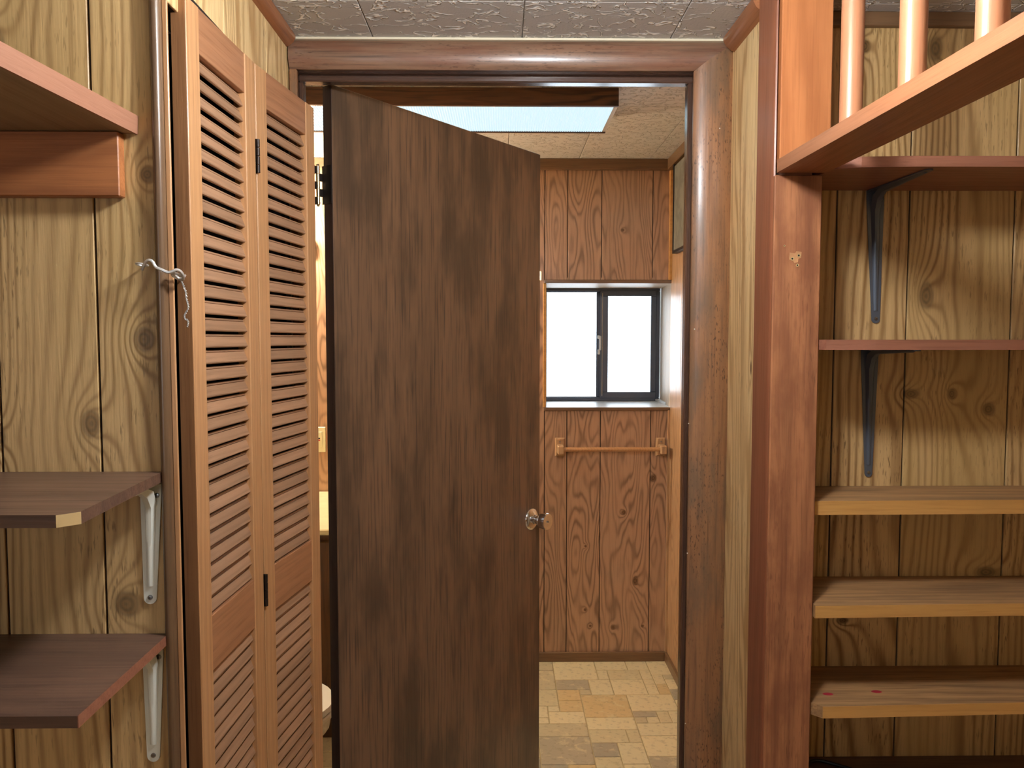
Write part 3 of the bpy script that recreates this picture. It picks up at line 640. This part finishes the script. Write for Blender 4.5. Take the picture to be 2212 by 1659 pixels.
# ------------------------------------------------------------------ shelf brackets (pressed steel)
def bracket(lab, m, x, yw, ztop, h, arm, w0, w1, group, lean=0.0):
    """wall leg of height h against the wall at yw (room at smaller Y), arm reaching toward the room under a shelf at ztop"""
    t = thing('shelf_bracket', lab, 'bracket', (x, yw, ztop), group=group)
    def plate(L, wall):
        n = 8; ring = []
        pts = [(-w0/2, 0), (-w0/2, .02), (-w1/2, L-w1/2)] + [(-w1/2*math.cos(PI*k/n), L-w1/2+w1/2*math.sin(PI*k/n)) for k in range(1, n)] + [(w1/2, L-w1/2), (w0/2, .02), (w0/2, 0)]
        bm = bmesh.new()
        if wall: A = [(x+u+lean*s, yw-.0005, ztop-.0005-s) for u, s in pts]; B = [(x+u+lean*s, yw-.0030, ztop-.0005-s) for u, s in pts]
        else: A = [(x+u, yw-s-.0005, ztop-.0005) for u, s in pts]; B = [(x+u, yw-s-.0005, ztop-.0030) for u, s in pts]
        prism(bm, A, B); return bm
    obj('wall_leg', plate(h, True), m, t); obj('shelf_arm', plate(arm, False), m, t)
    # raised hollow rib running down the leg, round the corner and along the arm
    bm = bmesh.new(); rings = []; n = 26; c = .030
    for k in range(n+1):
        f = k/n
        if f < .5: q = f/.5; s = (h-.030)*(1-q)+c*q; py, pz, ny, nz = 0, s, 1, 0
        else: q = (f-.5)/.5; s = c*(1-q)+(arm-.02)*q; py, pz, ny, nz = s, 0, 0, 1
        g = (s-c)/((h if f < .5 else arm)-c); ww = (w0*.30)*(1-g)+(w1*.28)*g; dd = .010*(1-g)+.002*g
        if f < .5: base = Vector((x+lean*pz, yw-.002, ztop-pz)); out = Vector((0, -1, 0))
        else: base = Vector((x, yw-py, ztop-.002)); out = Vector((0, 0, -1))
        if abs(f-.5) < .021: base = Vector((x+lean*c, yw-c*.45, ztop-c*.45)); out = Vector((0, -.707, -.707)); dd = .014
        rings.append([base+Vector((-ww, 0, 0)), base+out*dd+Vector((-ww*.45, 0, 0)), base+out*(dd+.001), base+out*dd+Vector((ww*.45, 0, 0)), base+Vector((ww, 0, 0))])
    vr = [[bm.verts.new(p) for p in r] for r in rings]
    for a, b in zip(vr, vr[1:]):
        for k in range(4): bm.faces.new((a[k], a[k+1], b[k+1], b[k]))
    bm.faces.new(vr[0]); bm.faces.new(vr[-1][::-1])
    obj('rib', bm, m, t, smooth=True)
    for u, s in ((w0*.30, .022), (0, h-.011)):
        bm = bmesh.new(); lathe(bm, [(0,.0),(.0042,.0),(.0038,.0018),(.0012,.0022),(.001,.0012),(0,.0012)], Matrix.Translation((x+u+lean*s, yw-.0028, ztop-s)) @ Matrix.Rotation(PI/2, 4, 'X'), 12)
        obj('screw', bm, screw_mat, t, smooth=True)
GB = 'white shelf brackets'; GG = 'grey shelf brackets'
bracket('white steel bracket under the shelf with a chipped corner', white_metal, -.5705, YL, 1.200, .202, .24, .034, .021, GB, -.03)
bracket('white steel bracket under the lowest left shelf', white_metal, -.5745, YL, .931, .200, .24, .034, .021, GB, -.02)
bracket('dark grey steel bracket under the topmost right shelf', grey_metal, .899, YN, 1.789, .318, .24, .042, .020, GG, .03)
bracket('dark grey steel bracket under the eye-level right shelf', grey_metal, .896, YN, 1.409, .314, .22, .042, .018, GG, .015)

# ------------------------------------------------------------------ left shelves
ts = thing('wooden_shelf', 'pinkish-edged shelf at the upper left resting on a cherry ledger', 'shelf', (-.9, 1.1, 1.756))
bm = bmesh.new(); slab(bm, [(-.577, YL-.001), (-.605, .80), (XW+.001, .80), (XW+.001, YL-.001)], 1.757, 1.784); obj('board', bm, shelf_under, ts)
bm = bmesh.new(); prism(bm, [(-.5765, YL-.001, 1.756), (-.605, .799, 1.756), (-.6035, .799, 1.785), (-.575, YL-.001, 1.785)], [(-.580, YL-.001, 1.756), (-.6085, .799, 1.756), (-.6085, .799, 1.785), (-.580, YL-.001, 1.785)]); obj('edge_band', bm, shelf_pink, ts)
bm = bmesh.new(); box(bm, XW+.001, -.5985, 1.229, YL-.001, 1.656, 1.756, .0015); tag(obj('shelf_ledger', bm, ledger_mat), 'cherry ledger board on the wall beneath the upper left shelf', 'ledger')
s1 = thing('wooden_shelf', 'dark walnut laminate shelf at left with a chipped pale corner', 'shelf', (-.9, 1.1, 1.201))
bm = bmesh.new(); slab(bm, [(-.551, YL-.001), (-.526, .958), (-.5455, .938), (XW+.001, .938), (XW+.001, YL-.001)], 1.2005, 1.2165); obj('board', bm, chip_dark, s1)
bm = bmesh.new(); slab(bm, [(-.5255, .9575), (-.5453, .9375), (-.5462, .9384), (-.5264, .9584)], 1.2008, 1.2162); obj('bare_corner', bm, chip_raw, s1)['label'] = 'raw pale chipboard corner'
s2 = thing('wooden_shelf', 'dark walnut laminate shelf with square corner, lowest at left', 'shelf', (-.9, 1.1, .932))
bm = bmesh.new(); slab(bm, [(-.549, YL-.001), (-.5455, .970), (XW+.001, .972), (XW+.001, YL-.001)], .9315, .9475); obj('board', bm, chip_dark, s2)
bm = bmesh.new(); prism(bm, [(-.5445, .970, .9315), (-.548, YL-.001, .9315), (-.5495, YL-.001, .9315), (-.546, .970, .9315)], [(-.5445, .970, .9475), (-.548, YL-.001, .9475), (-.5495, YL-.001, .9475), (-.546, .970, .9475)]); obj('edge_band', bm, shelf_red, s2)

# ------------------------------------------------------------------ hook, eyes and wire on the closet door
hk = thing('hook_and_eye', 'zinc hook latch from the pine wall to the louvred door edge', 'latch', (-.56, 1.235, 1.55))
pts = [at(307,583,1.226), at(311,572,1.222), at(316,565,1.220), at(323,562,1.219), at(330,566,1.219), at(337,577,1.219), at(350,583,1.219), at(362,588,1.220), at(371,587,1.221), at(380,583,1.223), at(388,585,1.226), at(394,592,1.230), at(396,600,1.236), at(388,602,1.240), at(379,596,1.236), at(373,589,1.228)]
bm = bmesh.new(); tube(bm, smooth_curve(pts, 6), .0024, 8); obj('hook', bm, steel, hk, smooth=True)
c = at(307, 572, 1.228)
def ring(bm, c, nrm, R, r, n=22, part=1.0):
    nrm = Vector(nrm).normalized(); a = nrm.orthogonal().normalized(); b = nrm.cross(a)
    tube(bm, [c + (a*math.cos(2*PI*part*k/n)+b*math.sin(2*PI*part*k/n))*R for k in range(n+1)], r, 8)
bm = bmesh.new(); ring(bm, c, (.1, .15, 1), .0085, .0017); tube(bm, [c+Vector((-.004, .008, 0)), Vector((c.x-.006, YL+.002, c.z))], .0017, 8); obj('wall_eye', bm, steel, hk, smooth=True)
c = at(384, 597, 1.238)
bm = bmesh.new(); ring(bm, c, (.3, .5, 1), .0095, .0019); tube(bm, smooth_curve([c+Vector((.006, .006, -.002)), at(398, 598, 1.27), at(400, 595, 1.344)], 4), .0019, 8); obj('door_eye', bm, steel, hk, smooth=True)
wp = [at(x, y, 1.325) for x, y in ((391,605),(395,612),(398,621),(402,632),(403,645),(406,655),(407,666),(402,675),(399,682),(401,689),(406,692),(407,700),(405,706))]
cv = smooth_curve(wp, 8); bm = bmesh.new()
for ph in (0, PI):
    tube(bm, [p + Vector((math.cos(i*.75+ph), 0, math.sin(i*.75+ph)))*.0011 for i, p in enumerate(cv)], .0009, 6)
tag(obj('twisted_wire', bm, steel, smooth=True), 'thin twisted wire dangling from the latch eye on the door edge', 'wire')

# ------------------------------------------------------------------ ceiling lamp of the front room (just above the frame)
cl = thing('ceiling_lamp', 'small lit globe lamp on the ceiling near the camera', 'lamp', (.15, .97, CEIL))
bm = bmesh.new(); lathe(bm, [(0, CEIL), (.06, CEIL), (.058, CEIL-.014), (.03, CEIL-.026), (.024, CEIL-.085), (0, CEIL-.085)], Matrix.Translation((.15, .97, 0)), 28); obj('lamp_base', bm, brass, cl, smooth=True)
bm = bmesh.new(); lathe(bm, [(.075*math.sin(PI*k/16), 2.050-.075*math.cos(PI*k/16)) for k in range(17)], Matrix.Translation((.15, .97, 0)), 28); obj('globe', bm, bulb_mat, cl, smooth=True)

MODE = BATH
# ------------------------------------------------------------------ bathroom contents
fl = thing('fluorescent_light', 'long oak-sided ceiling light with ribbed white diffuser in the bathroom', 'light', (-.25, 2.56, CEIL))
bm = bmesh.new(); box(bm, -.86, .362, 2.405, 2.418, 2.149, CEIL-.001); obj('side_board', bm, fascia, fl)
bm = bmesh.new(); box(bm, -.86, .362, 2.710, 2.722, 2.149, CEIL-.001); obj('side_board', bm, fascia, fl)
bm = bmesh.new(); box(bm, -.86, -.848, 2.418, 2.710, 2.149, CEIL-.001); obj('end_board', bm, fascia, fl)
bm = bmesh.new(); box(bm, .350, .362, 2.418, 2.710, 2.152, CEIL-.001); obj('end_board', bm, white_plastic, fl)
bm = bmesh.new(); nr = 150
x0, x1 = -.847, .349; vs = []
for i in range(nr*2+1):
    x = x0+(x1-x0)*i/(nr*2); z = 2.151 + (.0016 if i % 2 else 0)
    vs.append((bm.verts.new((x, 2.419, z)), bm.verts.new((x, 2.709, z)), ))
for a, b in zip(vs, vs[1:]): bm.faces.new((a[0], b[0], b[1], a[1]))
obj('diffuser', bm, diffuser, fl)

tb = thing('towel_bar', 'oak towel bar with square posts below the small window', 'towel bar', (.48, YB, .955))
for xc in (.2565, .700):
    bm = bmesh.new(); M_ = [(xc-.0215, YB-.001, .920), (xc+.0215, YB-.001, .920), (xc+.0215, YB-.001, 1.002), (xc-.0215, YB-.001, 1.002)]
    q = [(xc-.016, YB-.013, .926), (xc+.016, YB-.013, .926), (xc+.016, YB-.013, .996), (xc-.016, YB-.013, .996)]
    prism(bm, M_, q); pl = obj('mounting_plate', bm, oak_side, tb)
    bm = bmesh.new(); box(bm, xc-.014, xc+.014, YB-.075, YB-.012, .937, .975, .004); obj('post', bm, oak_side, tb)
    for z in (.985, .932):
        bm = bmesh.new(); lathe(bm, [(0,0),(.0035,0),(.003,.0012),(0,.0012)], Matrix.Translation((xc, YB-.0128, z)) @ Matrix.Rotation(PI/2, 4, 'X'), 10); obj('screw', bm, screw_mat, tb)
bm = bmesh.new(); tube(bm, [(.268, YB-.055, .957), (.688, YB-.055, .957)], .0095, 16); obj('rod', bm, cedar_stile, tb, smooth=True)

va = thing('vanity_cabinet', 'dark brown vanity cabinet behind the open door', 'cabinet', (-.8, 3.0, 0))
bm = bmesh.new(); box(bm, XBL+.002, -.42, 2.70, YB-.016, .0, .745); obj('body', bm, cab_mat, va)
for i in range(3):
    bm = bmesh.new(); box(bm, -1.23+.27*i, -.97+.27*i, 2.682, 2.6995, .09, .72, .004); dr = obj('cabinet_door', bm, cab_mat, va)
    bm = bmesh.new(); lathe(bm, [(0,0),(.006,0),(.006,.012),(.014,.018),(.012,.025),(0,.027)], Matrix.Translation((-1.0+.27*i, 2.682, .60)) @ Matrix.Rotation(PI/2, 4, 'X'), 16)
    kb = obj('knob', bm, brass, va, smooth=True)
ct = thing('countertop', 'cream vanity countertop seen through the hinge gap', 'countertop', (-.8, 3.0, .745))
bm = bmesh.new(); box(bm, XBL+.002, -.40, 2.666, YB-.001, .746, .767, .004); obj('top', bm, counter_mat, ct)
ot = thing('wall_outlet', 'ivory outlet plate with red button above the vanity', 'outlet', (-.79, YB, 1.0))
bm = bmesh.new(); box(bm, -.835, -.767, YB-.006, YB-.0005, .941, 1.051, .002); obj('cover_plate', bm, ivory, ot)
bm = bmesh.new(); box(bm, -.817, -.781, YB-.0085, YB-.0055, .962, 1.030, .001); obj('socket', bm, ivory, ot)
bm = bmesh.new(); box(bm, -.808, -.790, YB-.0105, YB-.008, .991, .996); obj('reset_button', bm, red_plastic, ot)
bm = bmesh.new(); box(bm, -.808, -.790, YB-.0105, YB-.008, .999, 1.004); obj('test_button', bm, black_rubber, ot)
vl = thing('vanity_light', 'brass bar with warm globe bulbs over the vanity', 'light', (-.98, YB, 1.95))
bm = bmesh.new(); box(bm, -1.20, -.90, YB-.03, YB-.0005, 1.91, 1.98, .004); obj('back_plate', bm, brass, vl)
for i in range(2):
    M_ = Matrix.Translation((-1.13+.16*i, YB-.09, 1.945)); bm = bmesh.new(); lathe(bm, [(.042*math.sin(PI*k/12), -.042*math.cos(PI*k/12)) for k in range(13)], M_, 20); obj('bulb', bm, vbulb_mat, vl, smooth=True)
    bm = bmesh.new(); tube(bm, [(-1.13+.16*i, YB-.031, 1.945), (-1.13+.16*i, YB-.052, 1.945)], .018, 14); obj('socket', bm, brass, vl)
p = at(672, 535, YB-.02); bm = bmesh.new(); lathe(bm, [(0,0),(.034,0),(.036,.004),(.028,.012),(0,.014)], Matrix.Translation((p.x-.01, YB-.0005, p.z)) @ Matrix.Rotation(PI/2, 4, 'X') @ Matrix.Diagonal((.75,1.3,1,1)), 24)
tag(obj('oval_plate', bm, frost, smooth=True), 'small oval grey plate on the wall above the outlet', 'wall plate')
MODE = REAL
to = thing('toilet', 'white toilet with closed lid in front of the vanity, glimpsed in the hinge gap', 'toilet', (-.95, 2.13, 0))
def egg(cx, cy, lx0, lx1, ly, z, n=36):
    return [(cx+(lx1 if math.cos(t) > 0 else lx0)*math.cos(t), cy+ly*math.sin(t), z) for t in [2*PI*k/n for k in range(n)]]
def loft(bm, rings):
    vr = [[bm.verts.new(p) for p in r] for r in rings]; n = len(vr[0])
    for a, b in zip(vr, vr[1:]):
        for k in range(n): bm.faces.new((a[k], a[(k+1) % n], b[(k+1) % n], b[k]))
    bm.faces.new(vr[0][::-1]); bm.faces.new(vr[-1])
bm = bmesh.new(); loft(bm, [egg(-.80,2.13,.24,.14,.11,0.001), egg(-.80,2.13,.22,.12,.10,.05), egg(-.79,2.13,.22,.13,.10,.16), egg(-.76,2.13,.23,.19,.14,.27), egg(-.74,2.13,.24,.25,.175,.36), egg(-.74,2.13,.24,.255,.18,.395)]); obj('bowl', bm, white_plastic, to, smooth=True)
bm = bmesh.new(); loft(bm, [egg(-.74,2.13,.23,.262,.186,.397), egg(-.74,2.13,.23,.266,.190,.402), egg(-.74,2.13,.23,.266,.190,.412), egg(-.74,2.13,.23,.262,.186,.416)]); obj('seat', bm, white_plastic, to, smooth=True)
bm = bmesh.new(); loft(bm, [egg(-.74,2.13,.23,.262,.186,.418), egg(-.74,2.13,.23,.267,.191,.424), egg(-.74,2.13,.23,.262,.186,.436), egg(-.74,2.13,.20,.235,.16,.440)]); obj('lid', bm, white_plastic, to, smooth=True)
bm = bmesh.new(); box(bm, -1.245, -1.05, 1.93, 2.33, .38, .74, .02); obj('tank', bm, white_plastic, to)
bm = bmesh.new(); box(bm, -1.25, -1.04, 1.92, 2.34, .742, .775, .008); obj('tank_lid', bm, white_plastic, to)
bm = bmesh.new(); box(bm, -1.10, -.90, 2.03, 2.23, .10, .379, .02); obj('outlet_neck', bm, white_plastic, to)
MODE = BATH
bm = bmesh.new(); box(bm, XBR-.020, XBR-.0005, 2.70, 3.22, 1.80, 2.150, .003); pb = bm
apn = thing('wall_panel', 'grey pebbled panel in black frame high on the bathroom right wall', 'panel', (XBR, 2.96, 1.80))
obj('panel_face', bm, frost, apn)
bm = bmesh.new()
for q in ((3.22, 3.235, 1.79, 2.156), (2.685, 2.70, 1.79, 2.156), (2.70, 3.22, 1.79, 1.80)): box(bm, XBR-.022, XBR-.0005, *q)
obj('panel_frame', bm, black_rubber, apn)
bm = bmesh.new(); p0 = at(1168, 588, YB); p1 = at(1170, 604, YB)
box(bm, p0.x-.004, p0.x+.004, YB-.008, YB-.0005, p1.z-.004, p0.z+.004, .001); tag(obj('brass_catch', bm, brass), 'tiny brass catch on the panelling left of the window', 'catch')

for o in bpy.data.objects:
    if 'local' in o: del o['local']
